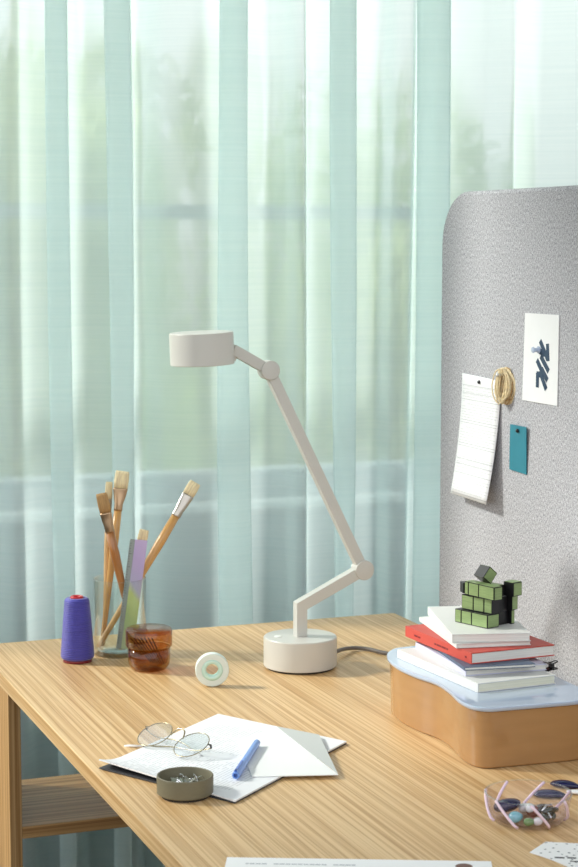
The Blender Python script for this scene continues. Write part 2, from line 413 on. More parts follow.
# trees and bushes outside
def bush(name, label, cat, x, y, w, h, z0, rgb, n, leaf, seed):
    rnd = random.Random(seed)
    t = thing(name, label, cat, (x, y, z0), 0, 'greenery outside the window')
    bm = bmesh.new()
    for i in range(4):
        a = i*1.7+seed
        tube(bm, crom([(0,0,0), (.06*math.cos(a), .06*math.sin(a), h*.3), (w*.22*math.cos(a), w*.22*math.sin(a), h*.7)], 4), [.05]*4+[.04]*4+[.02], 6)
    mesh_obj('trunk', bm, M['bark'], t)
    bm = bmesh.new()
    lobes = [(rnd.uniform(-.32,.32)*w, rnd.uniform(-.25,.25)*w, rnd.uniform(.3,.85)*h, rnd.uniform(.16,.3)*w) for _ in range(9)]
    for _ in range(n):
        lx, ly, lz, lr = rnd.choice(lobes)
        d = Vector((rnd.gauss(0,1), rnd.gauss(0,1), rnd.gauss(0,1))).normalized()*lr*rnd.uniform(.75,1.05)
        c = Vector((lx, ly, lz))+d
        u = Vector((rnd.gauss(0,1), rnd.gauss(0,1), rnd.gauss(0,1))).normalized(); v = u.orthogonal().normalized()
        s = leaf*rnd.uniform(.6,1.2)
        vs = [bm.verts.new(c+u*s), bm.verts.new(c+v*s*.5), bm.verts.new(c-u*s), bm.verts.new(c-v*s*.5)]
        bm.faces.new(vs)
    mesh_obj('foliage', bm, leafmat('leaf_'+str(seed), rgb), t)
for a in ((.15, 4.2, 1.7, 2.6, (206,214,172), 4200, 5), (1.0, 6.5, 2.4, 3.4, (200,210,166), 4600, 9), (2.5, 5.0, 1.8, 2.1, (206,214,170), 4000, 12),
          (-1.3, 6.0, 2.2, 3.0, (200,210,166), 3600, 16), (3.7, 8.5, 2.6, 2.6, (170,190,130), 3600, 21)):
    lab = {5: 'pale green leafy bush seen blurred through the curtain behind the desk lamp', 9: 'taller green tree blurred behind the curtain, right of the brushes',
           12: 'low pale green bush blurred behind the right side of the curtain', 16: 'green tree beyond the left edge of the window view', 21: 'distant low tree behind the curtain above the felt screen'}[a[6]]
    bush('leafy_bush', lab, 'bush', a[0], a[1], a[2], a[3], -1.2, a[4], a[5], .075, a[6])

# curtain: folds laid out along X
def curtain():
    f = lambda a: -1.2373+3.139*math.tan(R(20.604)+math.atan((a-289)/1862))
    # (position along the window in px-like units, offset towards the room)
    P = [(-140,0),(-110,-.03),(-80,.02),(-45,-.035),(-20,.03),(10,-.015),(34,.015),(58,.02),(66,-.012),(62,-.026),(48,-.020),(46,-.006),(66,.0),(84,.035),(100,.03),
         (124,.01),(126,-.02),(118,-.030),(106,-.026),(105,-.012),(128,0),(140,.034),(150,.038),(165,.0),(190,-.022),(222,-.012),(240,-.014),(243,-.030),(230,-.036),(217,-.030),(218,-.016),(236,.006),(252,.028),(270,.038),(284,.012),
         (292,-.02),(300,-.024),(310,.012),(325,.02),(350,.008),(352,-.018),(343,-.030),(330,-.024),(331,-.008),(348,.012),(366,.026),(386,.03),(393,-.014),(404,-.022),(416,.006),
         (440,.012),(447,-.010),(442,-.030),(428,-.034),(414,-.024),(416,-.010),(440,.018),(462,.034),(486,.018),(502,-.012),(512,-.02),(522,.01),(545,.03),(566,-.01),(580,-.03),(600,.02),(630,-.03),(660,.03),(700,-.02),(740,.03),(790,-.02),(840,.02),(880,-.02),(930,.0)]
    prof = crom([(f(a), .35+b*1.05, 0) for a, b in P], 7)
    bm = bmesh.new(); rows = []
    zs = [-.72, -.4, -.1, .2, .5, .8, 1.1, 1.55, 2.26]
    for z in zs:
        t = (z+.72)/2.5; row = []
        for i, p in enumerate(prof):
            x = p.x + .006*math.sin(i*.11+z*2.1)*(1-t)*1.3 + .003*math.sin(i*.05+z*3)
            y = .35+(p.y-.35)*(1.12-.22*t) + .004*math.sin(i*.21+z*1.7)
            row.append(bm.verts.new((x, y, z)))
        rows.append(row)
    for a, b in zip(rows, rows[1:]):
        for i in range(len(a)-1): bm.faces.new((a[i], a[i+1], b[i+1], b[i]))
    o = mesh_obj('curtain', bm, M['sheer'], None, True)
    tag(o, 'floor-length mint green sheer curtain hanging in soft folds before the window', 'curtain')
    rail = mesh_obj('curtain_rail', B(-4, 3, .335, .365, 2.27, 2.29), M['frame'])
    struct(rail).name = 'trim_1'
curtain()

# ------------------------------------------------------------------ desk
desk = thing('desk', 'light oak desk with visible straight grain, in front of the sheer curtain', 'desk', (0,0,0))
bm = bmesh.new(); prism(bm, rrect(-.7097, 0, -1.75, 0, .006, 4), -.02, 0)
mesh_obj('desktop', bm, M['oak_top'], desk, bevel=.0012)
mesh_obj('side_panel', B(-.7085, -.6905, -.245, -.012, -ZT, -.0201), M['oak_vert'], desk, bevel=.001)
mesh_obj('side_panel', B(-.0205, -.0025, -.245, -.012, -ZT, -.0201), M['oak_vert'], desk, bevel=.001)
mesh_obj('side_panel', B(-.7085, -.6905, -1.73, -1.5, -ZT, -.0201), M['oak_vert'], desk, bevel=.001)
mesh_obj('side_panel', B(-.0205, -.0025, -1.73, -1.5, -ZT, -.0201), M['oak_vert'], desk, bevel=.001)
mesh_obj('shelf', B(-.6904, -.0206, -.245, -.012, -.235, -.217), M['oak_shelf'], desk, bevel=.001)

# felt screen
scr = thing('felt_screen', 'grey felt privacy screen with rounded corner standing along the right edge of the desk', 'screen', (.03, -.108, -.12))
bm = bmesh.new(); out = []
for p in rrect(-1.35, 0, -.1, .818, .085, 12): out.append(p)
vs0 = [bm.verts.new((0, y, z)) for y, z in out]; vs1 = [bm.verts.new((.032, y, z)) for y, z in out]
n = len(out)
for i in range(n): bm.faces.new((vs0[i], vs0[(i+1)%n], vs1[(i+1)%n], vs1[i]))
bm.faces.new(vs0[::-1]); bm.faces.new(vs1); bmesh.ops.recalc_face_normals(bm, faces=bm.faces)
mesh_obj('felt_board', bm, M['wool'], scr, bevel=.007, seg=3)
for y in (-.25, -1.1):
    bm = bmesh.new(); bx(bm, .004, .028, y-.03, y+.03, -ZT+.12, -.099); bx(bm, -.02, .16, y-.04, y+.04, -ZT+.12, -ZT+.126)
    mesh_obj('foot', bm, M['frame'], scr)

# ------------------------------------------------------------------ lamp
lx, ly = -.2895, -.3150
lamp = thing('desk_lamp', 'beige jointed desk lamp with round flat head on a cylindrical base', 'lamp', (lx, ly, 0))
bm = bmesh.new(); lathe(bm, [(0,0),(.0495,0),(.0505,.003),(0,.003)], 64); mesh_obj('foot_pad', bm, M['rubber'], lamp)
bm = bmesh.new(); lathe(bm, [(0,.003),(.0530,.003),(.0538,.0045),(.0538,.0445),(.0523,.0465),(0,.0465)], 96); o = mesh_obj('base', bm, M['lamp'], lamp, bevel=.0006)
bm = bmesh.new(); lathe(bm, [(0,.0465),(.0055,.0465),(.0055,.0473),(0,.0473)], 24, Matrix.Translation((-.033,.006,0))); mesh_obj('switch_button', bm, M['lamp_in'], lamp)
w = .0165
def rel(x, z): return Vector((x-lx, 0, z))
post_b, bend, j1, j2, hd = rel(-.2895,.0460), rel(-.2895,.0915), rel(-.1912,.1388), rel(-.3385,.4375), rel(-.3935,.4685)
# lower arm: upright post mitred into the slanting arm
bm = bmesh.new()
def mitre(a, b, c, w):
    t1 = (b-a).normalized(); t2 = (c-b).normalized(); n1 = Vector((-t1.z,0,t1.x)); n2 = Vector((-t2.z,0,t2.x)); m = (n1+n2).normalized(); k = w/2/m.dot(n1)
    return [(a+n1*w/2, a-n1*w/2), (b+m*k, b-m*k), (c+n2*w/2, c-n2*w/2)]
rows = []
for l, r_ in mitre(post_b, bend, j1, w):
    rows.append([bm.verts.new(v+Vector((0,s*w/2,0))) for v, s in ((l,-1),(r_,-1),(r_,1),(l,1))])
for a, b in zip(rows, rows[1:]):
    for i in range(4): bm.faces.new((a[i], a[(i+1)%4], b[(i+1)%4], b[i]))
bm.faces.new(rows[0]); bm.faces.new(rows[-1]); bmesh.ops.recalc_face_normals(bm, faces=bm.faces)
mesh_obj('lower_arm', bm, M['lamp'], lamp, bevel=.0009)
bm = bmesh.new(); bar(bm, j1, j2, w*.93, w*.9); mesh_obj('middle_arm', bm, M['lamp'], lamp, bevel=.0009)
bm = bmesh.new(); bar(bm, j2, hd, w*.93, w*.9); mesh_obj('upper_arm', bm, M['lamp'], lamp, bevel=.0009)
for j, r_ in ((j1,.0147),(j2,.0140)):
    bm = bmesh.new(); lathe(bm, [(0,-.0105),(r_-.001,-.0105),(r_,-.0095),(r_,.0095),(r_-.001,.0105),(0,.0105)], 48, Matrix.Translation(j) @ Matrix.Rotation(PI/2, 4, 'X'))
    mesh_obj('joint', bm, M['lamp'], lamp, bevel=.0003)
hm = Matrix.Translation(rel(-.4378,.4478)) @ Matrix.Rotation(R(-2.2), 4, 'Y')
bm = bmesh.new(); lathe(bm, [(0,.038),(.0435,.038),(.0435,0),(.0449,0),(.0455,.001),(.0455,.0443),(.0447,.0456),(0,.0456)], 96, hm); mesh_obj('lamp_head', bm, M['lamp'], lamp, bevel=.0006)
bm = bmesh.new(); lathe(bm, [(0,.006),(.0433,.006),(.0433,.010),(0,.010)], 64, hm); mesh_obj('diffuser', bm, M['lamp_in'], lamp)
bm = bmesh.new(); tube(bm, [rel(-.3935,.4535), rel(-.3900,.4605), rel(-.3900,.473)], .0055, 12); mesh_obj('hinge', bm, M['lamp'], lamp)
bm = bmesh.new(); pts = crom([(-.23,-.296,.010),(-.218,-.280,.010),(-.195,-.256,.007),(-.1725,-.245,.0045),(-.155,-.256,.0035),(-.142,-.29,.0035),(-.10,-.36,.0035),(-.07,-.5,.0035),(-.06,-.7,.0035),(-.03,-.86,.0035),(-.008,-.9,.0035)], 10)
tube(bm, [p-Vector((lx,ly,0)) for p in pts], .0030, 10); mesh_obj('power_cord', bm, M['cord'], lamp, True)

# ------------------------------------------------------------------ thread spool
sp = thing('thread_spool', 'cone of blue violet thread on a red core at left', 'spool', (-.586,-.1635,0))
bm = bmesh.new(); lathe(bm, [(0,0),(.0215,0),(.0215,.003),(.020,.0055),(.018,.006),(0,.006)], 48); mesh_obj('cone_foot', bm, M['darkred'], sp, True)
bm = bmesh.new(); lathe(bm, [(0,.0045),(.0225,.0045),(.0245,.007),(.0248,.010),(.0245,.018),(.0188,.090),(.0180,.0935),(.0150,.0958),(.0085,.0955),(.0085,.090)], 64); mesh_obj('thread', bm, M['thread'], sp, True)
bm = bmesh.new(); lathe(bm, [(.0045,.085),(.0045,.0975),(.0085,.0985),(.0098,.0970),(.0095,.0950),(.0085,.0945)], 40); mesh_obj('core_tube', bm, M['red'], sp, True)

# ------------------------------------------------------------------ tumbler with brushes and ruler
tx, ty = -.5127, -.134
tu = tag(mesh_obj('glass_tumbler', lathe(bmesh.new(), [(0,0),(.038,0),(.0400,.002),(.0403,.1145),(.0399,.1160),(.0390,.1150),(.0375,.009),(.0355,.0065),(0,.0065)], 72), M['glass'], None, True), 'tall clear glass tumbler holding paint brushes and a ruler', 'tumbler')
place(tu, (tx, ty, 0))
def brush(label, tip, foot, wid, mats, hl, group='flat paint brushes in the glass tumbler', bl=.026, fl=.034, hr=.0048, face=0, cat='paint brush'):
    tip, foot = Vector(tip), Vector(foot); ax = (tip-foot).normalized(); Ln = (tip-foot).length
    xx = Vector((.936,-.352,0)); xx = (xx-ax*xx.dot(ax)).normalized(); yy = ax.cross(xx); q = Matrix((xx, yy, ax)).transposed().to_quaternion()
    e = thing('paint_brush', label, cat, foot, 0, group)
    e.rotation_mode = 'QUATERNION'; e.rotation_quaternion = q @ Matrix.Rotation(face, 3, 'Z').to_quaternion()
    z2 = Ln-bl; z1 = z2-fl
    bm = bmesh.new(); tube(bm, [(0,0,0),(0,0,.01),(0,0,z1*.45),(0,0,z1*.8),(0,0,z1+.004)], [hr*.62,hr*.72,hr*.9,hr*1.25,hr*1.12], 14)
    mesh_obj('brush_handle', bm, mats[0], e, True)
    def loft(secs, nm, mat):
        bm = bmesh.new(); rings = []
        for (z, a, b) in secs:
            rings.append([bm.verts.new((a*math.copysign(abs(math.cos(t))**.75, math.cos(t)), b*math.copysign(abs(math.sin(t))**.75, math.sin(t)), z)) for t in [2*PI*k/20 for k in range(20)]])
        for a, b in zip(rings, rings[1:]):
            for k in range(20): bm.faces.new((a[k], a[(k+1)%20], b[(k+1)%20], b[k]))
        bm.faces.new(rings[0][::-1]); bm.faces.new(rings[-1]); bmesh.ops.recalc_face_normals(bm, faces=bm.faces)
        return mesh_obj(nm, bm, mat, e, True)
    h = hr*1.22
    loft([(z1,h,h),(z1+.002,h*1.06,h*1.06),(z1+.004,h,h),(z1+.007,h*1.05,h*1.05),(z1+.009,h,h),(z1+fl*.6,(h+wid/2)/2*1.05,h*.9),(z2-.004,wid/2,h*.62),(z2-.002,wid/2*1.03,h*.66),(z2,wid/2,h*.6)], 'ferrule', mats[1])
    loft([(z2,wid/2*.97,h*.56),(z2+bl*.4,wid/2*1.04,h*.62),(z2+bl*.85,wid/2*.98,h*.45),(z2+bl,wid/2*.9,h*.22)], 'bristles', mats[2])
    return e
brush('leftmost brush, dark handled with brown bristles, leaning left in the tumbler', (-.5420,-.144,.247), (-.490,-.142,.0105), .0175, (M['handle_dark'],M['ferrule_brass'],M['bristle_brown']), 0, bl=.030, fl=.030, hr=.0056)
brush('widest upright brush with pale bristles and honey-coloured handle in the tumbler', (-.5000,-.112,.275), (-.5355,-.114,.0095), .0215, (M['handle'],M['ferrule_brass'],M['bristle']), 0, hr=.0052)
brush('thin brush seen edge-on just behind the widest upright brush', (-.5180,-.100,.258), (-.530,-.104,.0095), .0115, (M['handle_pale'],M['ferrule'],M['bristle']), 0, hr=.0036, face=.5)
brush('long brush with silver ferrule leaning far to the right out of the tumbler', (-.3895,-.128,.2545), (-.5450,-.128,.0105), .0185, (M['handle'],M['ferrule'],M['bristle']), 0, bl=.022, fl=.038, hr=.0058)
brush('short brush mostly hidden behind the ruler and the right-leaning brush', (-.4640,-.103,.182), (-.505,-.106,.0095), .0150, (M['handle_pale'],M['ferrule'],M['bristle']), 0, bl=.020, fl=.020, hr=.004)
ru = thing('ruler', 'translucent lilac and green ruler standing in the glass tumbler', 'ruler', (-.5075,-.1515,.0095))
ru.rotation_euler = (0, R(8.0), R(-4))
mesh_obj('ruler_blade', B(-.0085, .0105, -.001, .001, 0, .167), M['ruler'], ru, bevel=.0004)
mesh_obj('scale_strip', B(-.0160, -.0085, -.001, .001, 0, .167), M['ruler_scale'], ru, bevel=.0004)
bm = bmesh.new()
for k in range(1, 40):
    z = .004*k+.005; l_ = .0045 if k % 5 == 0 else .0025
    bx(bm, -.0158, -.0158+l_, -.0013, -.001, z-.0003, z+.0003)
mesh_obj('tick_marks', bm, M['black'], ru)['kind'] = 'stuff'

# ------------------------------------------------------------------ amber jar
jr = thing('glass_jar', 'amber glass jar with an overhanging lid, in front of the tumbler', 'jar', (-.5010,-.2505,0))
prof = [(0,0),(.020,0),(.0255,.002),(.0297,.008),(.0308,.016),(.0312,.0345),(.0285,.0345),(.0282,.016),(.026,.010),(.018,.006),(0,.006)]
bm = bmesh.new(); lathe(bm, prof, 64); mesh_obj('jar_body', bm, M['amber'], jr, True)
bm = bmesh.new(); lathe(bm, [(.0314,.0350),(.0335,.0350),(.0340,.037),(.0340,.058),(.0322,.0610),(.015,.0625),(0,.0615),(0,.0585),(.015,.059),(.0305,.0575),(.0314,.055)], 64); mesh_obj('jar_lid', bm, M['amber_lid'], jr, True)
for k in range(7):
    a = R(-50+k*9); dx = .004*(k-3)
    o = mesh_obj('needle', tube(bmesh.new(), [(0,0,0),(0,0,.046),(0,0,.048)], [.0008,.0011,.0004], 6), M['needle'], None, True)
    tag(o, 'thin steel needle leaning diagonally inside the amber jar', 'needle', 'needles in the amber jar')
    place(o, (-.5010+.013+dx*.6, -.2505+.009-.003*k, .0075), (R(3*(k-3)), R(-38+2*k), 0))

# ------------------------------------------------------------------ tape roll
tp = thing('tape_roll', 'round white adhesive tape roll with mint core standing on its edge', 'tape', (-.4468,-.3800,.0237))
tp.rotation_euler = (0, 0, R(-16))
rot = Matrix.Rotation(PI/2, 4, 'X')
M['tape'] = pbr('matte_tape', (226,236,228), .35, noise=.02, sss=.2); M['mint'] = pbr('mint_core', (206,238,224), .4, sss=.2)
M['hub'] = pbr('white_plastic_hub', (238,244,240), .35)
bm = bmesh.new(); lathe(bm, [(.0150,-.0065),(.0228,-.0065),(.0236,-.0055),(.0236,.0055),(.0228,.0065),(.0150,.0065),(.0150,-.0065)], 72, rot); mesh_obj('tape', bm, M['tape'], tp, bevel=.0004)
bm = bmesh.new(); lathe(bm, [(.0088,-.0060),(.0149,-.0064),(.0149,.0064),(.0088,.0060),(.0085,0),(.0088,-.0060)], 64, rot); mesh_obj('core', bm, M['mint'], tp, True)

# ------------------------------------------------------------------ magazine, envelope, pen, dish, glasses
mg_c = Vector((-.594,-.9079)); ang = math.atan2(-.7248+.9079, -.3842+.594)   # near edge direction (front corner to right corner)
mag = thing('magazine', 'open-faced white booklet of printed pages lying under the glasses and pen', 'booklet', (mg_c.x, mg_c.y, 0), ang)
# local: x 0..0.278 along the long side, y 0..0.208 across; spine along y at x=0
def sheetstack(z0, z1, mat, nm, x0=0, x1=.277, curl=.004, yb=0):
    bm = bmesh.new(); nx = 24; lo = []; hi = []
    for i in range(nx+1):
        x = x0+(x1-x0)*i/nx
        t = max(0, 1-(x-x0)/.05)
        for lst, z in ((lo, z0), (hi, z1)):
            lst.append([bm.verts.new((x+y*.19, y, z+curl*(t*t)*(y/.208)*.9)) for y in (yb, .07, .14, .208)])
    for i in range(nx):
        for j in range(3):
            bm.faces.new((hi[i][j], hi[i+1][j], hi[i+1][j+1], hi[i][j+1])); bm.faces.new((lo[i][j+1], lo[i+1][j+1], lo[i+1][j], lo[i][j]))
        bm.faces.new((lo[i][0], lo[i+1][0], hi[i+1][0], hi[i][0])); bm.faces.new((hi[i][3], hi[i+1][3], lo[i+1][3], lo[i][3]))
    for j in range(3):
        bm.faces.new((lo[0][j], hi[0][j], hi[0][j+1], lo[0][j+1])); bm.faces.new((lo[nx][j+1], hi[nx][j+1], hi[nx][j], lo[nx][j]))
    bmesh.ops.recalc_face_normals(bm, faces=bm.faces)
    return mesh_obj(nm, bm, mat, mag)
M['magpage'] = printed('printed_page', (230,231,233), (120,124,130), rows=((.03,.13,.025,.19,.006,.0048,.42,.30),(.155,.22,.02,.185,.006,.0048,.42,.28),(.225,.27,.10,.185,.006,.0048,.42,.25)))
sheetstack(.0004, .0016, M['mag_dark'], 'back_cover', curl=.001)
sheetstack(.0022, .0040, M['magpage'], 'pages', curl=.010)
ENV = [(-.512,-.6767),(-.4444,-.6369),(-.4134,-.704),(-.451,-.8596),(-.5471,-.832)]
M['vellum'] = printed('white_envelope_paper', (243,244,242), (200,200,200), trans=.10)
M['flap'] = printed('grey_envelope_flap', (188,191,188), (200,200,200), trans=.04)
env = thing('envelope', 'blank white envelope with its pointed flap, on the right end of the booklet', 'envelope', (-.46,-.74,.0045))
bm = bmesh.new(); prism(bm, [(x+.46, y+.74) for x, y in (ENV[0], ENV[4], ENV[3], ENV[1])], 0, .0009); mesh_obj('envelope_body', bm, M['vellum'], env)
bm = bmesh.new()
tri = [(ENV[1], .0012), (ENV[2], .0045), (ENV[3], .0012)]
v = [bm.verts.new((p[0]+.46, p[1]+.74, z)) for p, z in tri] + [bm.verts.new((p[0]+.46, p[1]+.74, z+.0005)) for p, z in tri]
bm.faces.new(v[3:]); bm.faces.new(v[:3][::-1])
for i in range(3): bm.faces.new((v[i], v[(i+1)%3], v[3+(i+1)%3], v[3+i]))
bmesh.ops.recalc_face_normals(bm, faces=bm.faces); mesh_obj('flap', bm, M['flap'], env)

pa, pb = Vector((-.4985,-.7130,0)), Vector((-.5690,-.8370,0)); pl = (pb-pa).length
pen = thing('pen', 'light blue capped pen lying across the booklet and envelope', 'pen', (pa.x, pa.y, .0099), math.atan2(pb.y-pa.y, pb.x-pa.x))
hexm = Matrix.Rotation(PI/2, 4, 'Y')
bm = bmesh.new(); lathe(bm, [(0,0),(.0036,0),(.0043,.001),(.0044,.085),(.0036,.0855),(0,.0855)], 16, hexm); mesh_obj('barrel', bm, M['pen'], pen, bevel=.0003)
bm = bmesh.new(); lathe(bm, [(0,.086),(.0043,.086),(.0046,.088),(.0047,pl-.003),(.0040,pl),(.0025,pl),(.0025,pl-.006),(0,pl-.006)], 20, hexm); mesh_obj('cap', bm, M['pen'], pen, bevel=.0003)
bm = bmesh.new(); bx(bm, .100, pl-.001, -.0014, .0014, .0044, .0064); bx(bm, pl-.006, pl-.001, -.0016, .0016, .002, .0064); mesh_obj('clip', bm, M['pen_dark'], pen, bevel=.0004)

dish = thing('round_dish', 'small round olive grey dish with straight sides at the front edge of the booklet', 'dish', (-.6365,-.8590,.0))
bm = bmesh.new(); lathe(bm, [(0,0),(.0270,0),(.0275,.003),(0,.003)], 64); mesh_obj('dark_foot', bm, M['dark_base'], dish)
bm = bmesh.new(); lathe(bm, [(0,.0032),(.0300,.0032),(.0318,.0048),(.0320,.0235),(.0314,.0246),(.0302,.0246),(.0295,.0235),(.0293,.0075),(.0280,.0062),(0,.0062)], 96); mesh_obj('dish_wall', bm, M['olive'], dish, bevel=.0003)
bm = bmesh.new()
pts = crom([(.006,0,0),(.006,.011,0),(0,.014,0),(-.006,.011,0),(-.006,-.008,0),(0,-.011,0),(.0035,-.008,0),(.0035,.008,0),(0,.010,0),(-.003,.007,0),(-.003,-.004,0)], 5)
tube(bm, pts, .0006, 6); clipme = bm
cl0 = mesh_obj('paper_clip', clipme, M['clipsteel'], None, True)
def binder(name):
    bm = bmesh.new()
    bar(bm, (-.006,0,0), (-.0015,0,.008), .0006, .013); bar(bm, (.006,0,0), (.0015,0,.008), .0006, .013); tube(bm, [(-.0015,-.0065,.008),(-.0015,.0065,.008)], .0016, 8); tube(bm, [(.0015,-.0065,.008),(.0015,.0065,.008)], .0016, 8)
    tube(bm, crom([(-.002,-.004,.009),(-.003,-.003,.017),(-.003,.003,.017),(-.002,.004,.009)],5), .0005, 6)
    return mesh_obj(name, bm, M['clipsteel'])
b0 = binder('binder_clip')
first = True
for k, (dx, dy, a, rx) in enumerate(((-.006,-.004,.4,.3),(.008,.004,1.9,1.35),(.012,-.009,2.8,.9),(-.012,.010,1.2,1.2),(.002,.014,.2,1.5))):
    o = b0 if k == 0 else b0.copy()
    if k: COL.objects.link(o)
    tag(o, 'small silver binder clip in the olive grey dish', 'clip', 'binder clips in the dish'); place(o, (-.6365+dx, -.859+dy, .0105), (rx, .3*k, a))
for k, (dx, dy, a) in enumerate(((-.015,-.004,.3),(.003,-.015,1.4),(.016,.006,2.4))):
    o = cl0 if k == 0 else cl0.copy()
    if k: COL.objects.link(o)
    tag(o, 'silver wire paper clip in the olive grey dish', 'clip', 'paper clips in the dish'); place(o, (-.6365+dx*.6, -.859+dy*.6, .0075+.001*k), (0, 0, a))

# glasses
gl = thing('eyeglasses', 'round thin wire eyeglasses with clear lenses lying on the booklet corner', 'glasses', (-.6165,-.697,.0062))
A = Vector((.415,-.91,0)); Hh = Vector((-.91,-.415,0)); tlt = R(27)
nrm = (Vector((0,0,1))*math.cos(tlt)+Hh*math.sin(tlt)).normalized(); upv = A.cross(nrm).normalized()
if upv.z < 0: upv = -upv
rl = .0222
for k, s in enumerate((-1, 1)):
    c = A*s*.0335 + upv*rl + Vector((0,0,.001))
    ring = [c+A*math.cos(t)*rl*1.04+upv*math.sin(t)*rl for t in [2*PI*i/40 for i in range(40)]]
    mesh_obj('rim', tube(bmesh.new(), ring, .0006, 8, True), M['goldwire'], gl, True)
    bm = bmesh.new(); q = [bm.verts.new(c+(p-c)*.97+nrm*.0006) for p in ring]; q2 = [bm.verts.new(c+(p-c)*.97-nrm*.0006) for p in ring]; bm.faces.new(q); bm.faces.new(q2[::-1])
    for i in range(40):
        j = (i+1)%40; bm.faces.new((q[i], q2[i], q2[j], q[j]))
    bmesh.ops.recalc_face_normals(bm, faces=bm.faces)
    mesh_obj('lens', bm, M['lens'], gl)
    # hinge and folded temple crossing behind
    hp = A*s*.0590 + upv*rl*1.35
    mesh_obj('hinge', tube(bmesh.new(), [c+A*s*rl+upv*rl*.35, hp+upv*.001, hp-nrm*.004], [.0010,.0014,.0012], 8), M['black'] if s > 0 else M['goldwire'], gl, True)
    tipp = Vector((-.641,-.643,.0015))-Vector((-.6165,-.697,.0062)) if s > 0 else Vector((-.577,-.722,.0062))-Vector((-.6165,-.697,.0062))
    mid = (hp-nrm*.005)*.45+tipp*.55+Vector((.006,.004,-.001 if s > 0 else 0.001)); 
    p3 = crom([hp-nrm*.004, hp*.8+tipp*.2-nrm*.005+Vector((0,0,-.002)), mid, tipp], 6)
    tp_ = mesh_obj('temple', tube(bmesh.new(), p3, .0008, 8), M['goldwire'], gl, True)
    mesh_obj('temple_tip', tube(bmesh.new(), [tipp+(mid-tipp)*.35, tipp, tipp+(tipp-mid)*.12-Vector((0,0,.0003))], [.0012,.0017,.0014], 8), M['pearl'], tp_, True)
gap = [A*-.0335+upv*rl*1.3+A*rl*1.0, A*-.006+upv*rl*1.75+nrm*.003, A*.006+upv*rl*1.75+nrm*.003, A*.0335+upv*rl*1.3-A*rl*1.0]
mesh_obj('bridge', tube(bmesh.new(), crom(gap, 6), .0009, 8), M['goldwire'], gl, True)
for s in (-1, 1):
    c = A*s*.009+upv*rl*.95-nrm*.004
    mesh_obj('nose_pad', tube(bmesh.new(), [c-upv*.005, c, c+upv*.005], [.0008,.0022,.0008], 8), M['glass'], gl, True)

# ------------------------------------------------------------------ storage box and lid
BO = crom([(-.255,-.572,0),(-.2745,-.607,0),(-.2825,-.655,0),(-.2800,-.705,0),(-.2720,-.748,0),(-.2760,-.795,0),(-.2850,-.842,0),(-.2840,-.872,0),(-.2720,-.8865,0),(-.250,-.8895,0),(-.200,-.892,0),(-.160,-.893,0),(-.137,-.888,0),(-.128,-.872,0),(-.126,-.840,0),(-.126,-.60,0),(-.130,-.575,0),(-.150,-.562,0),(-.23,-.560,0)], 6, True)
def off(o, d):
    n = len(o); res = []
    for i in range(n):
        t = (o[(i+1)%n]-o[i-1]); nn = Vector((-t.y, t.x, 0)).normalized(); res.append(o[i]-nn*d)
    return res
# outline runs counter-clockwise seen from above; -nn is outward
org = Vector((-.2,-.73,0))
sb = thing('storage_box', 'caramel brown storage box with wavy sides, holding the stack of books', 'box', (org.x, org.y, 0))
BOl = [p-org for p in BO]
area = sum(BOl[i].x*BOl[(i+1)%len(BOl)].y-BOl[(i+1)%len(BOl)].x*BOl[i].y for i in range(len(BOl)))
sg = 1 if area > 0 else -1
def layered(secs, mat, nm):
    bm = bmesh.new(); rings = []
    for z, d in secs: rings.append([bm.verts.new((p.x, p.y, z)) for p in off(BOl, sg*d)])
    n = len(BOl)
    for a, b in zip(rings, rings[1:]):
        for i in range(n): bm.faces.new((a[i], a[(i+1)%n], b[(i+1)%n], b[i]))
    bm.faces.new(rings[0]); bm.faces.new(rings[-1]); bmesh.ops.recalc_face_normals(bm, faces=bm.faces)
    return mesh_obj(nm, bm, mat, sb, bevel=.0002)
layered([(0,-.005),(.001,-.003),(.003,-.0018),(.0695,.0)], M['blue_caramel'], 'box_body')
layered([(.0700,.0012),(.0708,.0030),(.0735,.0042),(.0752,.0038),(.0760,.0022)], M['lid_blue'], 'lid')

# books
def book(name, label, fl, yaw, Ln, W, z, T, cover, pages, cat='book', cth=.0012, over=.0012, wrap=True):
    t = thing(name, label, cat, (fl[0], fl[1], z), R(yaw))
    bm = bmesh.new(); bx(bm, 0, W, 0, Ln, 0, cth); bx(bm, 0, W, 0, Ln, T-cth, T); bx(bm, 0, cth, 0, Ln, cth, T-cth)
    mesh_obj('cover', bm, cover, t, bevel=.0003)
    bm = bmesh.new(); bx(bm, cth, W-over, over, Ln-over, cth, T-cth); mesh_obj('pages', bm, pages, t)
    return t
M['spine_print'] = printed('coral_spine', (218,82,66), (150,44,40), rows=((.02,.035,.001,.013,.3,.3,.5,0),), plane='YZ')
book('book', 'thick white paperback with cream pages, bottom of the stack on the pale blue lid', (-.2535,-.8230), 4, .208, .111, .0762, .0115, M['white_cover'], M['pages_cream'])
book('book', 'white lilac-tinted thin book, second from the bottom of the stack', (-.2515,-.7850), -3, .168, .110, .0879, .0082, M['lilac_cover'], M['pages'])
book('book', 'very thin slate blue book between the lilac-white book and the red book', (-.2555,-.7900), -8, .135, .092, .0963, .0042, M['slate_cover'], M['pages'], cth=.0008)
dk = book('book', 'coral red book in the middle of the stack', (-.2410,-.7790), 3, .178, .120, .1007, .0143, M['red_cover'], M['pages'], cth=.0013)
for y0, y1 in ((.135,.141),(.143,.152),(.06,.064),(.066,.077),(.079,.090),(.092,.096),(.012,.016)):
    mesh_obj('spine_word', B(-.0003, 0, y0, y1, .0055, .0078), M['darkred'], dk)
book('book', 'thin white booklet with bare covers directly on the red book', (-.2475,-.7500), -9, .172, .098, .1152, .0056, M['white_cover'], M['pages'], cth=.0007)
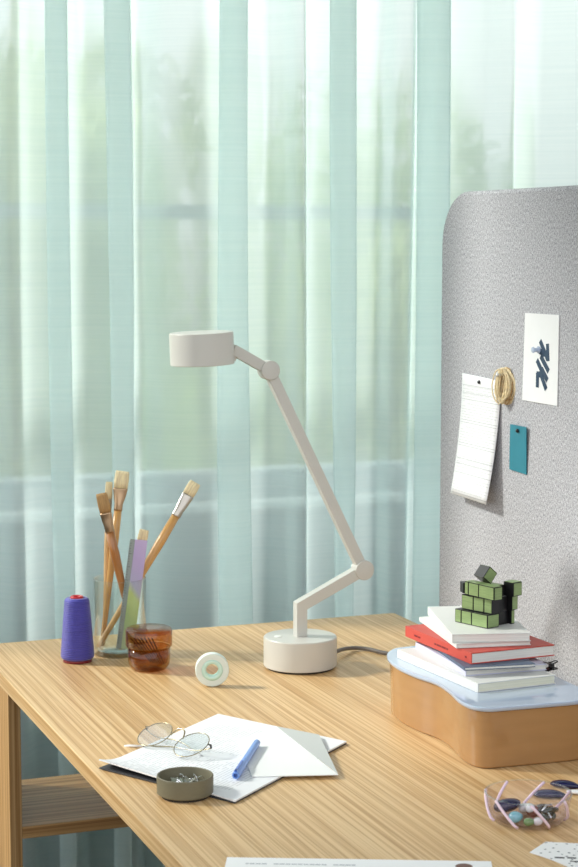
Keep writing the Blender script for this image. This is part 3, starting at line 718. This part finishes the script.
book('notepad', 'white notepad on top of the stack, under the green puzzle cube', (-.2500,-.7430), -15, .178, .100, .1210, .0108, M['white_cover'], M['pages'], 'notepad')
bc = thing('binder_clip', 'black binder clip on the right end of the lilac-white book', 'clip', (-.1405,-.7900,.0922), R(-3))
bm = bmesh.new(); bar(bm, (-.003,0,.0052), (.005,0,.0030), .0007, .014); bar(bm, (-.003,0,-.0046), (.005,0,-.0024), .0007, .014); bx(bm, .0045, .0060, -.007, .007, -.0035, .0042); mesh_obj('clip_body', bm, M['black'], bc)
bm = bmesh.new(); tube(bm, crom([(.0055,-.004,.004),(.012,-.003,.006),(.012,.003,.006),(.0055,.004,.004)], 5), .0008, 6); mesh_obj('wire_handle', bm, M['black'], bc)
bm = bmesh.new(); tube(bm, crom([(.0055,-.004,-.003),(.012,-.003,-.003),(.012,.003,-.003),(.0055,.004,-.003)], 5), .0008, 6); mesh_obj('wire_handle', bm, M['black'], bc)

# puzzle cube
u = Vector((.33,-.944,0)).normalized()
cube = thing('puzzle_cube', 'green and black twisted puzzle cube of unequal blocks on top of the notepad', 'puzzle cube', (-.1945,-.7285,.1320), math.atan2(u.y, u.x))
def cubie(u0, u1, v0, v1, w0, w1, faces, rot=None, piv=(0,0,0)):
    """one block: black plastic with green foil on the named sides (f front, r right, t top, l left)"""
    bm = bmesh.new(); g = .00015
    bx(bm, u0+g, u1-g, v0+g, v1-g, w0+g, w1-g)
    e = .0011; th = .0004
    if 'f' in faces: bx(bm, u0+e, u1-e, v0-th, v0+g, w0+e, w1-e, 1)
    if 'r' in faces: bx(bm, u1-g, u1+th, v0+e, v1-e, w0+e, w1-e, 1)
    if 'l' in faces: bx(bm, u0-th, u0+g, v0+e, v1-e, w0+e, w1-e, 1)
    if 't' in faces: bx(bm, u0+e, u1-e, v0+e, v1-e, w1-g, w1+th, 1)
    if rot:
        m = Matrix.Translation(piv) @ rot @ Matrix.Translation(-Vector(piv)); bmesh.ops.transform(bm, matrix=m, verts=bm.verts)
    mesh_obj('block', bm, [M['black'], M['green']], cube)
RZ = lambda a: Matrix.Rotation(R(a), 4, 'Z')
for a in ((-.0570,-.0455),(-.0455,-.0270),(-.0270,.001)): cubie(a[0], a[1], 0, .021, 0, .0175, 'fr' if a[1] > 0 else 'f')
cubie(-.050,-.005,.0215,.044,0,.0175,'') ; cubie(-.016,.0,.0445,.0510,0,.0185,'r')
for a in ((-.0545,-.0345),(-.0345,-.0165),(-.0165,-.0030)): cubie(a[0]+.004, a[1]+.004, .0060, .020, .0178, .0368, 'f', RZ(3), (-.025,.02,0))
cubie(-.040,-.003,.0205,.040,.0180,.0370,''); cubie(-.012,.0045,.0405,.0525,.0190,.0375,'r', RZ(4), (0,.04,0))
for a in ((-.0420,-.0345),(-.0345,-.0150),(-.0150,.0140)): cubie(a[0], a[1], .001, .0150, .0378, .0550, 'frt' if a[1] > 0 else 'ft', RZ(-4), (-.02,.01,0))
cubie(-.060,-.046,.006,.020,.0372,.0510,'', RZ(-28), (-.045,.015,0))
cubie(-.034,-.003,.0155,.035,.0375,.0520,'t'); cubie(-.006,.0105,.0360,.0530,.0380,.0560,'rt', RZ(3), (0,.04,0))
cubie(-.038,-.018,.014,.030,.0560,.0730,'tr', Matrix.Rotation(R(-8),4,'Z') @ Matrix.Rotation(R(-40),4,'X'), (-.026,.022,.0600))

# ------------------------------------------------------------------ glass bowl and trinkets
bx_, by_ = -.3185,-1.0760
bowl = thing('glass_bowl', 'shallow clear glass bowl with pink stripes at the lower right, full of trinkets', 'bowl', (bx_, by_, 0))
bm = bmesh.new(); lathe(bm, [(0,0),(.030,0),(.037,.002),(.0415,.008),(.0440,.016),(.0458,.0275),(.0465,.0310),(.0458,.0318),(.0448,.0310),(.0425,.017),(.0398,.009),(.0355,.0045),(.029,.003),(0,.003)], 96); mesh_obj('bowl_wall', bm, M['bowl'], bowl, True)
mesh_obj('rim', tube(bmesh.new(), [(.0462*math.cos(2*PI*k/64), .0462*math.sin(2*PI*k/64), .0318) for k in range(64)], .0009, 8, True), M['glass'], bowl, True)
for k in range(7):
    a0 = 2*PI*k/7+.35; pts = []
    for i in range(9):
        t = i/8; z = .0035+.0275*t; rr_ = .0400+.0062*t**.6 if i else .0385; a = a0-.55*t
        pts.append((rr_*math.cos(a)*1.005, rr_*math.sin(a)*1.005, z))
    mesh_obj('stripe', tube(bmesh.new(), pts, [.0016]*9, 8, False), M['pink'], bowl, True)
def pebble(name, label, cat, loc, s, mat, rz=0, group=None, seed=1, tilt=0):
    bm = bmesh.new(); bmesh.ops.create_icosphere(bm, subdivisions=3, radius=1); r_ = random.Random(seed); f = [r_.uniform(.5,2) for _ in range(6)]
    for v_ in bm.verts:
        k = 1+.09*math.sin(v_.co.x*f[0]*2+f[1])+.08*math.sin(v_.co.y*f[2]*2+f[3])
        v_.co = Vector((v_.co.x*s[0]*k, v_.co.y*s[1]*k, v_.co.z*s[2]*(1-.15*v_.co.x)))
    o = mesh_obj(name, bm, mat, None, True); tag(o, label, cat, group); place(o, loc, (tilt, 0, rz)); return o
def claw(name, label, loc, s, rz, mat):
    t = thing(name, label, 'hair clip', loc, rz)
    for q in (-1, 1):
        bm = bmesh.new(); tube(bm, crom([(-.014*s,q*.002,.006*s),(-.007*s,q*.0075*s,.0085*s),(.003*s,q*.0085*s,.007*s),(.014*s,q*.002,.003*s)], 6), [.001]+[.0026*s]*17+[.001], 8); mesh_obj('jaw', bm, mat, t, True)
        for k in range(4):
            x = -.008*s+k*.0055*s; mesh_obj('tooth', tube(bmesh.new(), [(x,q*.007*s,.007*s),(x,q*.006*s,.003*s),(x,q*.001,.0008)], [.0013*s,.001*s,.0006*s], 6), mat, t, True)
    mesh_obj('hinge', tube(bmesh.new(), [(-.012*s,0,.006*s),(-.004*s,0,.0105*s),(.006*s,0,.009*s)], .0016*s, 8), M['clipsteel'], t, True)
    return t
pebble('glass_bead', 'large dark blue glass bead at the left inside the striped bowl', 'bead', (bx_-.019, by_+.010, .017), (.017,.011,.007), M['navy'], .3, None, 1, -.2)
pebble('glass_bead', 'pale turquoise round bead at the lower left inside the striped bowl', 'bead', (bx_-.021, by_-.012, .0105), (.0085,.007,.006), M['cyan'], 0, None, 2)
pebble('glass_bead', 'small green bead at the front inside the striped bowl', 'bead', (bx_-.012, by_-.025, .0080), (.0058,.005,.0042), M['leafgreen'], 0, None, 3)
pebble('glass_bead', 'reddish brown polished bead in the middle of the striped bowl', 'bead', (bx_+.004, by_-.004, .0120), (.008,.0075,.0065), M['brown'], .8, None, 4)
pebble('glass_bead', 'white round bead in the middle of the striped bowl beside the brown one', 'bead', (bx_-.003, by_-.010, .0180), (.0055,.0055,.005), M['pearl'], 0, None, 5)
pebble('glass_bead', 'white oblong bead at the front inside the striped bowl', 'bead', (bx_-.002, by_-.027, .0080), (.0065,.0045,.0042), M['pearl'], .2, None, 6)
pebble('glass_bead', 'white flat bead at the back inside the striped bowl', 'bead', (bx_+.004, by_+.015, .0100), (.009,.006,.005), M['pearl'], .5, None, 7)
claw('hair_claw', 'dark green hair claw lying on its side at the right in the striped bowl', (bx_+.021, by_-.006, .0065), 1.0, .5, M['charcoal'])
claw('hair_claw', 'dark hair claw, the frontmost one inside the striped bowl', (bx_+.014, by_-.018, .0050), .75, 1.5, M['charcoal'])
def earring(label, loc, rz, s, hook=True):
    t = thing('hair_slide', label, 'hair clip', loc, rz)
    bm = bmesh.new(); bmesh.ops.create_icosphere(bm, subdivisions=3, radius=1)
    for v_ in bm.verts:
        x = v_.co.x; v_.co = Vector((x*.019*s, v_.co.y*.0085*s*(1-.25*x), v_.co.z*.0045*s+.0015*math.cos(x*1.4)+.003))
    mesh_obj('oval_body', bm, M['navy'], t, True)
    mesh_obj('metal_bar', tube(bmesh.new(), crom([(-.017*s,0,.0018),(0,.001,.0012),(.020*s,0,.0018)], 4), .0011, 8), M['clipsteel'], t, True)
    return t
earring('glossy dark blue oval hair slide just behind the striped bowl', (-.2560,-1.0090,0), R(-32), 1.0)
earring('glossy dark blue oval hair slide near the box, farthest from the bowl', (-.2215,-.9830,0), R(-48), .95)
t = thing('hair_slide', 'clear white hair slide at the right edge beside the dark blue ones', 'hair clip', (-.2160,-1.0160,0), R(-35))
bm = bmesh.new(); bmesh.ops.create_icosphere(bm, subdivisions=3, radius=1)
for v_ in bm.verts: v_.co = Vector((v_.co.x*.020, v_.co.y*.005, v_.co.z*.003+.0035))
mesh_obj('oval_body', bm, M['pearl'], t, True); mesh_obj('metal_bar', tube(bmesh.new(), [(-.018,0,.0012),(.018,0,.0012)], .0011, 8), M['clipsteel'], t, True)

# ------------------------------------------------------------------ loose papers at the front
M['letter'] = printed('letter_sheet', (243,243,242), (130,136,146), rows=((.020,.130,-.020,-.014,.006,.006,.6,.55),(.035,.12,-.12,-.05,.006,.005,.42,.5)))
dr = Vector((-.4153+.6599, -1.1802+1.0753)); 
lt = mesh_obj('letter_sheet', B(0, dr.length, -.21, 0, 0, .0006), M['letter']); tag(lt, 'white printed sheet along the bottom edge, cut off by the picture', 'paper'); place(lt, (-.6599,-1.0753,.0003), (0,0,math.atan2(dr.y, dr.x)))
o = mesh_obj('printed_emblem', lathe(bmesh.new(), [(0,.00060),(.0085,.00060),(.0085,.00075),(0,.00075)], 20, Matrix.Translation((dr.length-.028,-.017,0))), pbr('brown_print', (120,90,80), .6), lt)
q0 = Vector((-.3662,-1.1690)); q1 = Vector((-.3335,-1.1460))
def dots():
    m, nt = newmat('dotted_paper'); b = N(nt, 'ShaderNodeBsdfPrincipled'); o = N(nt, 'ShaderNodeOutputMaterial'); L(nt, b.outputs[0], o.inputs[0]); b.inputs['Roughness'].default_value = .6
    tc = N(nt, 'ShaderNodeTexCoord'); v = N(nt, 'ShaderNodeTexVoronoi'); v.inputs['Scale'].default_value = 110; v.inputs['Randomness'].default_value = .35; L(nt, tc.outputs['Object'], v.inputs[0])
    r_ = N(nt, 'ShaderNodeValToRGB'); r_.color_ramp.elements[0].position = .14; r_.color_ramp.elements[1].position = .2; r_.color_ramp.elements[0].color = lin((120,122,126)); r_.color_ramp.elements[1].color = lin((240,240,238))
    L(nt, v.outputs['Distance'], r_.inputs[0]); L(nt, r_.outputs[0], b.inputs['Base Color']); return m
pc = thing('paper_card', 'white dotted paper card with black marks in the bottom right corner', 'paper', (-.3662,-1.1700,.0004))
bm = bmesh.new(); prism(bm, [(0,0),(.031,.0235),(.085,-.008),(.075,-.10),(.02,-.075),(.010,-.028)], 0, .0008); mesh_obj('card_sheet', bm, dots(), pc)
bm = bmesh.new()
for (x, y, w_, h_, a) in ((.020,-.026,.010,.004,-.5),(.031,-.031,.009,.004,-.5),(.043,-.036,.010,.004,-.5),(.030,-.042,.012,.003,-.5),(.045,-.048,.010,.003,-.5)):
    bx(bm, -w_/2, w_/2, -h_/2, h_/2, .0008, .0009, 0, Matrix.Translation((x,y,0)) @ Matrix.Rotation(a,4,'Z'))
mesh_obj('black_marks', bm, M['black'], pc)

# ------------------------------------------------------------------ things pinned on the screen
SX = .03
M['calpage'] = printed('calendar_page', (228,229,231), (128,132,140), plane='YZ',
    rows=tuple((-.128, -.004, z, z+.026, .011, .0042, .35, .28) for z in (-.068,-.104,-.150,-.182))+((-.128,-.004,-.036,-.016,.0055,.004,.35,.3),),
    lines=tuple((-.130, -.003, z, z+.0011, .5) for z in (-.018,-.030,-.040,-.072,-.076,-.108,-.112,-.132,-.140,-.154,-.186))+tuple((y, y+.0006, -.186, -.04, .35) for y in (-.110,-.090,-.070,-.050,-.030)))
cal = thing('calendar', 'white printed calendar sheet hanging on the felt screen, its bottom curling away', 'calendar', (SX-.0008, -.1929, .4159))
bm = bmesh.new(); nr = 16; nc = 8; F_ = []; K_ = []
for i in range(nr+1):
    t = i/nr; d = -.0006-.0185*t**1.9
    ra = []; rb = []
    for j in range(nc+1):
        s = j/nc; y = -.132*s + .003*t*s; z = -.1885*t - .0035*s*(1-t) - .001*s*t
        ra.append(bm.verts.new((d-.003*s*t, y, z))); rb.append(bm.verts.new((d-.003*s*t+.0005, y, z)))
    F_.append(ra); K_.append(rb)
for i in range(nr):
    for j in range(nc):
        bm.faces.new((F_[i][j], F_[i][j+1], F_[i+1][j+1], F_[i+1][j])); bm.faces.new((K_[i][j+1], K_[i][j], K_[i+1][j], K_[i+1][j+1]))
for i in range(nr):
    bm.faces.new((F_[i][0], F_[i+1][0], K_[i+1][0], K_[i][0])); bm.faces.new((F_[i][nc], K_[i][nc], K_[i+1][nc], F_[i+1][nc]))
for j in range(nc):
    bm.faces.new((F_[nr][j], F_[nr][j+1], K_[nr][j+1], K_[nr][j])); bm.faces.new((F_[0][j+1], F_[0][j], K_[0][j], K_[0][j+1]))
bmesh.ops.recalc_face_normals(bm, faces=bm.faces)
mesh_obj('calendar_page', bm, M['calpage'], cal, True)
rotx = Matrix.Rotation(-PI/2, 4, 'Y')
pn = mesh_obj('push_pin', lathe(bmesh.new(), [(0,0),(.0028,0),(.0030,.001),(.0022,.0032),(0,.0036)], 20, rotx), M['black'], None, True); tag(pn, 'small black pin holding the calendar sheet at its top', 'pin'); place(pn, (SX-.0016,-.2542,.4061))
cd = thing('art_card', 'white art card with dark blue brush strokes pinned high on the felt screen', 'card', (SX-.0004,-.3992,.5172), 0)
bm = bmesh.new()
YZ = [(0,0),(-.1012,.0008),(-.0994,-.1277),(.0057,-.1276)]
a_ = [bm.verts.new((-.0012,y,z)) for y, z in YZ]; b_ = [bm.verts.new((0,y,z)) for y, z in YZ]
bm.faces.new(a_); bm.faces.new(b_[::-1])
for i in range(4): bm.faces.new((a_[i], a_[(i+1)%4], b_[(i+1)%4], b_[i]))
bmesh.ops.recalc_face_normals(bm, faces=bm.faces); mesh_obj('card_sheet', bm, M['card'], cd)
# strokes (y,z) polylines relative to the card
def strokes(lst, w_):
    bm = bmesh.new()
    for ix, pl_ in enumerate(lst):
        for (y0, z0), (y1, z1) in zip(pl_, pl_[1:]):
            d = Vector((0, y1-y0, z1-z0)); l_ = d.length; d.normalize(); n_ = Vector((0, -d.z, d.y))*1.0
            p0 = Vector((-.0012-.00006*ix,y0,z0))-d*w_*.25; p1 = Vector((-.0012-.00006*ix,y1,z1))+d*w_*.25
            nw = n_*w_/2
            vs = [bm.verts.new(p0+nw), bm.verts.new(p0-nw), bm.verts.new(p1-nw), bm.verts.new(p1+nw)]; vb = [bm.verts.new(v_.co+Vector((-.0001,0,0))) for v_ in vs]
            bm.faces.new(vb)
            for i in range(4): bm.faces.new((vs[i], vs[(i+1)%4], vb[(i+1)%4], vb[i]))
    bmesh.ops.recalc_face_normals(bm, faces=bm.faces)
    return bm
def cpx(x, y):   # crop fraction of the card face (0..1, 0..1) -> local y,z
    return (.004-.1045*x, -.1277*y)
ST = [[(.50,.31),(.69,.48)],[(.70,.34),(.72,.50)],[(.42,.40),(.60,.44)],[(.42,.53),(.58,.66)],[(.53,.48),(.73,.62)],[(.56,.62),(.70,.72)],[(.43,.81),(.43,.68)],[(.43,.68),(.53,.675)],[(.53,.675),(.67,.82)]]
mesh_obj('brush_strokes', strokes([[cpx(*p) for p in s] for s in ST], .0088), M['ink'], cd)
pn = mesh_obj('push_pin', lathe(bmesh.new(), [(0,0),(.0050,0),(.0052,.0015),(.0032,.003),(.0030,.0075),(.0045,.009),(.0042,.0105),(0,.0110)], 24, rotx), glassy('clear_pin', (235,242,250), 1.5, .05, .6, (205,218,240)), None, True); tag(pn, 'clear push pin through the brush-stroke card', 'pin'); place(pn, (SX-.0020,-.4440,.4660))
tg = thing('paper_tag', 'small teal rectangular tag with a punched hole on the felt screen', 'tag', (SX-.0005,-.3630,.3514))
bm = bmesh.new(); YZ = [(0,0),(-.0505,.0002),(-.0470,-.0700),(.0065,-.0682)]
a_ = [bm.verts.new((-.0045 if i in (0,1) else -.0015,y,z)) for i, (y, z) in enumerate(YZ)]; b_ = [bm.verts.new(v_.co+Vector((.0010,0,0))) for v_ in a_]
bm.faces.new(a_); bm.faces.new(b_[::-1])
for i in range(4): bm.faces.new((a_[i], a_[(i+1)%4], b_[(i+1)%4], b_[i]))
bmesh.ops.recalc_face_normals(bm, faces=bm.faces); mesh_obj('tag_card', bm, M['tealtag'], tg)
pn = mesh_obj('push_pin', lathe(bmesh.new(), [(0,0),(.0030,0),(.0032,.001),(.0020,.0030),(0,.0034)], 20, rotx), M['black'], None, True); tag(pn, 'small dark pin in the hole of the teal tag', 'pin'); place(pn, (SX-.0056,-.3890,.3440))
rf = thing('raffia_hank', 'bundle of looped straw-coloured raffia hanging beside the calendar sheet', 'raffia', (SX,-.3470,.4070))
rnd = random.Random(3)
for k, (nm, mt, cnt) in enumerate((('strands', M['raffia'], 44), ('dark_strands', M['raffia_dark'], 6))):
    bm = bmesh.new()
    for i in range(cnt):
        wy = rnd.uniform(.003,.017); hz = rnd.uniform(.019,.0275); oy = rnd.uniform(-.006,.006); ox = rnd.uniform(-.013,-.003); tl = rnd.uniform(-.18,.18)
        pts = []
        for q in range(20):
            a = 2*PI*q/20; y = wy*math.cos(a); z = hz*math.sin(a)
            pts.append((ox-.0045*math.cos(a+tl*4)*rnd.uniform(.8,1.1), oy+y*math.cos(tl)-z*math.sin(tl)*.5, z+y*math.sin(tl)*.4+rnd.uniform(-.0006,.0006)))
        tube(bm, pts, rnd.uniform(.0006,.0012), 5, True)
    mesh_obj(nm, bm, mt, rf, True)['kind'] = 'stuff'
pn = mesh_obj('push_pin', lathe(bmesh.new(), [(0,0),(.0026,0),(.0022,.016),(.0040,.018),(0,.019)], 20, rotx), M['pearl'], None, True); tag(pn, 'white pin carrying the raffia bundle', 'pin'); place(pn, (SX-.0005,-.3440,.4240))

# ------------------------------------------------------------------ lift everything so that the floor is at z = 0
for o in list(COL.objects):
    if o.parent is None: o.location.z += ZT

# ------------------------------------------------------------------ camera
cd_ = bpy.data.cameras.new('camera'); cam = bpy.data.objects.new('camera', cd_); COL.objects.link(cam); S.camera = cam
cam.location = (-1.2373, -2.7892, .62+ZT)
pitch = math.atan(191.5/1840); yaw = R(20.604)
cam.rotation_euler = (PI/2-pitch, 0, -yaw)
cd_.sensor_fit = 'VERTICAL'; cd_.sensor_height = 36; cd_.lens = 36*1840/867
cd_.clip_start = .05; cd_.clip_end = 200
cd_.dof.use_dof = True; cd_.dof.focus_distance = 2.4; cd_.dof.aperture_fstop = 14

# ------------------------------------------------------------------ light
W = bpy.data.worlds.new('world'); S.world = W; W.use_nodes = True; nt = W.node_tree; nt.nodes.clear()
bg = N(nt, 'ShaderNodeBackground'); ow = N(nt, 'ShaderNodeOutputWorld'); L(nt, bg.outputs[0], ow.inputs[0])
tc = N(nt, 'ShaderNodeTexCoord'); spx = N(nt, 'ShaderNodeSeparateXYZ'); L(nt, tc.outputs['Generated'], spx.inputs[0])
rp = N(nt, 'ShaderNodeValToRGB'); mr = N(nt, 'ShaderNodeMapRange'); mr.inputs['From Min'].default_value = -1; L(nt, spx.outputs[2], mr.inputs[0]); L(nt, mr.outputs[0], rp.inputs[0])
e = rp.color_ramp.elements; e[0].position = .45; e[0].color = (.16,.16,.15,1); e[1].position = .56; e[1].color = (1,1.02,1.03,1)
k = e.new(1.0); k.color = (.80,.88,1,1)
L(nt, rp.outputs[0], bg.inputs[0]); bg.inputs[1].default_value = 1.0
sd = bpy.data.lights.new('sun', 'SUN'); sun = bpy.data.objects.new('sun', sd); COL.objects.link(sun)
sd.energy = 3.6; sd.angle = R(7); sd.color = (1, .965, .91)
az, el = R(32), R(34)      # light travels towards +X, -Y and down
dirv = Vector((math.cos(az)*math.cos(el), -math.sin(az)*math.cos(el), -math.sin(el)))
sun.rotation_euler = dirv.to_track_quat('-Z', 'Y').to_euler(); sun.location = (-3, 2, 3)
S.view_settings.view_transform = 'Standard'; S.view_settings.look = 'None'; S.view_settings.exposure = .68; S.view_settings.gamma = 1
S.view_settings.use_curve_mapping = False
